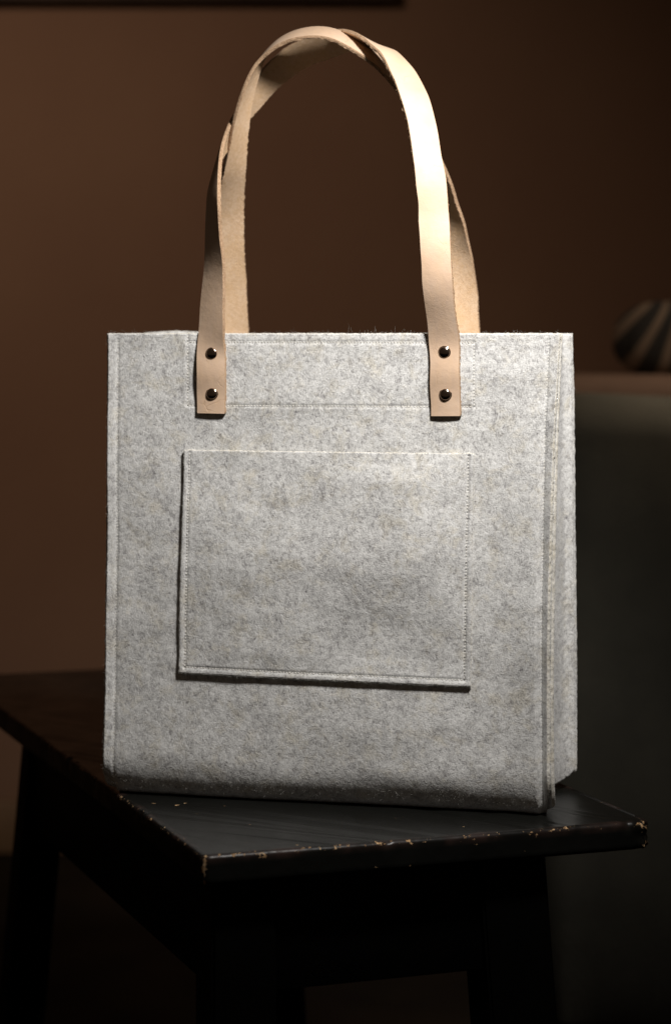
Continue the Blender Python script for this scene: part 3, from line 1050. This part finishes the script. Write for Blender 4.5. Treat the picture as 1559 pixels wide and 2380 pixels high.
def leg(x, y, sx, sy, w=0.045, wy=0.045):
    """square leg, splayed by (sx, sy) metres over its height"""
    bm = bmesh.new()
    tv = [(x, y), (x + w, y), (x + w, y + wy), (x, y + wy)]
    nseg = 8
    rings = []
    for k in range(nseg + 1):
        f = k / nseg
        z = ZT * (1 - f)
        rings.append([bm.verts.new((a + sx * f, b + sy * f, z)) for a, b in tv])
    for k in range(nseg):
        for i in range(4):
            bm.faces.new((rings[k][i], rings[k][(i+1) % 4], rings[k+1][(i+1) % 4], rings[k+1][i]))
    bm.faces.new(rings[0]); bm.faces.new(rings[-1][::-1])
    bmesh.ops.recalc_face_normals(bm, faces=bm.faces[:])
    long_e = [e for e in bm.edges if abs(e.verts[0].co.z - e.verts[1].co.z) > 0.01]
    bmesh.ops.bevel(bm, geom=long_e, offset=0.0022, segments=2, affect='EDGES')
    me = bpy.data.meshes.new('leg'); bm.to_mesh(me); bm.free(); me.materials.append(LEGPAINT)
    o = bpy.data.objects.new('leg', me); col.objects.link(o); o.parent = bench
    return o
leg(0.0085, 0.012, 0.0, 0.0, 0.050, 0.045)
leg(0.222, 0.012, 0.030, -0.01, 0.056, 0.045)
leg(0.013, 0.640, -0.035, 0.02, 0.040, 0.040)
leg(0.240, 0.640, 0.030, 0.02)
AB = CAM_Z - 0.490
box('apron', 0.0585, 0.233, 0.018, 0.040, AB, ZT, LEGPAINT, bench, 0.0012)
box('apron', 0.0155, 0.0375, 0.057, 0.640, AB, ZT, LEGPAINT, bench, 0.0012)
box('apron', 0.253, 0.275, 0.057, 0.640, AB, ZT, LEGPAINT, bench, 0.0012)
box('apron', 0.053, 0.240, 0.650, 0.672, AB, ZT, LEGPAINT, bench, 0.0012)

# ================================================================== THE ROOM BEHIND
WY = 3.72
wall = box('wall', -3.2, 3.2, WY, WY + 0.12, 0.0, 2.7, WALLM); tag(wall, kind='structure')
flr = box('floor', -3.2, 3.2, -1.0, WY, -0.05, 0.0, FLOORM); tag(flr, kind='structure')
sk = box('skirting_board', -3.2, 3.2, WY - 0.018, WY - 0.0005, 0.0005, 0.085, SKIRTM, None, 0.004); tag(sk, kind='structure')

strip = box('dark_wall_strip', -0.95, 0.096, WY - 0.024, WY - 0.001, 1.3585, 1.385, STRIPM, None, 0.004)  # thin dark bar on the wall along the top of the view
tag(strip, 'dark strip high on the wall, its lower edge showing blurred above the handles', 'strip')

def loft(name, sections, mat, parent=None):
    n = len(sections[0]); V = [p for s in sections for p in s]; F = []
    for j in range(len(sections) - 1):
        for k in range(n):
            a = j * n + k; b = j * n + (k + 1) % n
            F.append((a, b, b + n, a + n))
    F.append(tuple(range(n))[::-1]); F.append(tuple(range((len(sections)-1) * n, len(sections) * n)))
    o = obj(name, V, F, mat, parent, True)
    bm = bmesh.new(); bm.from_mesh(o.data); bmesh.ops.recalc_face_normals(bm, faces=bm.faces[:]); bm.to_mesh(o.data); bm.free()
    return o

def padded(name, x0, x1, y0, y1, z0, ztop, mat, parent, r=0.04, nx=40):
    """upholstered slab with rounded top, ztop(x) its crown"""
    secs = []
    for i in range(nx + 1):
        f = i / nx; x = x0 + (x1 - x0) * f
        e = min(f, 1 - f) * (x1 - x0)
        inset = r * (1 - math.sqrt(max(0, 1 - (1 - min(e / r, 1)) ** 2)))
        zt = ztop(x) - inset
        ya, yb = y0 + inset, y1 - inset
        rr = min(r, (yb - ya) / 2 - 0.002)
        s = [(x, ya, z0)]
        for k in range(9):
            a = k / 8 * math.pi / 2
            s.append((x, ya + rr * (1 - math.cos(a)), zt - rr + rr * math.sin(a)))
        for k in range(9):
            a = (1 - k / 8) * math.pi / 2
            s.append((x, yb - rr * (1 - math.cos(a)), zt - rr + rr * math.sin(a)))
        s.append((x, yb, z0))
        secs.append(s)
    return loft(name, secs, mat, parent)

sofa = empty('sofa', (0.75, 2.81, 0))
tag(sofa, 'dark green upholstered sofa blurred behind the bag on the right', 'sofa')
def zt1(x): return 0.7575 - 0.045 * max(0, (x + 0.45)) 
padded('backrest', -0.52, 1.1, -0.06, 0.12, 0.013, zt1, SOFAM, sofa, 0.05)
box('foot', -0.47, -0.42, -0.03, 0.02, 0, 0.0125, LEGPAINT, sofa, 0.004)
box('foot', 0.95, 1.0, -0.03, 0.02, 0, 0.0125, LEGPAINT, sofa, 0.004)

cab = empty('settee', (0.8, 3.22, 0))
tag(cab, 'brown leather settee back just behind the green sofa', 'settee')
padded('backrest', -0.62, 1.1, -0.07, 0.10, 0.013, lambda x: 0.7745 - 0.006 * (x + 0.4), BROWNUP, cab, 0.03)
box('foot', -0.55, -0.50, -0.03, 0.03, 0, 0.0125, LEGPAINT, cab, 0.004)
box('foot', 0.95, 1.0, -0.03, 0.03, 0, 0.0125, LEGPAINT, cab, 0.004)

# striped gathered cushion standing on the settee back
def stripes():
    n = NT('striped_cloth')
    c = n.coord()
    sep = n.n('ShaderNodeSeparateXYZ'); n.l(c, sep.inputs[0])
    ang = n.math('ARCTAN2', n.math('ADD', sep.outputs[0], 0.012), n.math('SUBTRACT', 0.155, sep.outputs[2]))
    s_ = n.math('SINE', n.math('ADD', n.math('MULTIPLY', ang, 22.0), n.math('MULTIPLY', n.noise(c, 9, 2).outputs[0], 2.0)))
    n.l(n.ramp(s_, [(0.0, (0.025, 0.022, 0.018)), (0.2, (0.035, 0.03, 0.022)), (0.5, (0.17, 0.12, 0.08)), (1.0, (0.20, 0.14, 0.095))]), n.bsdf.inputs['Base Color'])
    n.set(Roughness=0.9)
    return n.m
def cushion():
    V = []; F = []; nu, nv = 60, 34
    for j in range(nv + 1):
        ph = math.pi * j / nv
        for i in range(nu):
            th = math.tau * i / nu
            x = 0.108 * math.sin(ph) ** 0.42 * math.copysign(abs(math.cos(th)) ** 0.8, math.cos(th))
            y = 0.048 * math.sin(ph) ** 0.5 * math.sin(th)
            z = 0.054 + 0.054 * math.copysign(abs(math.cos(ph)) ** 0.9, math.cos(ph))
            fold = 1 + 0.07 * math.sin(7 * th + 3 * ph) * math.sin(ph)
            V.append((x * fold, y * fold, z))
    for j in range(nv):
        for i in range(nu):
            a = j * nu + i; b = j * nu + (i + 1) % nu
            F.append((a, b, b + nu, a + nu))
    o = obj('striped_cushion', V, F, stripes(), None)
    o.location = (0.50, 3.235, 0.768)
    return o
cu = cushion()
tag(cu, 'brown and black striped cushion slumped on the settee back at the right edge', 'cushion')
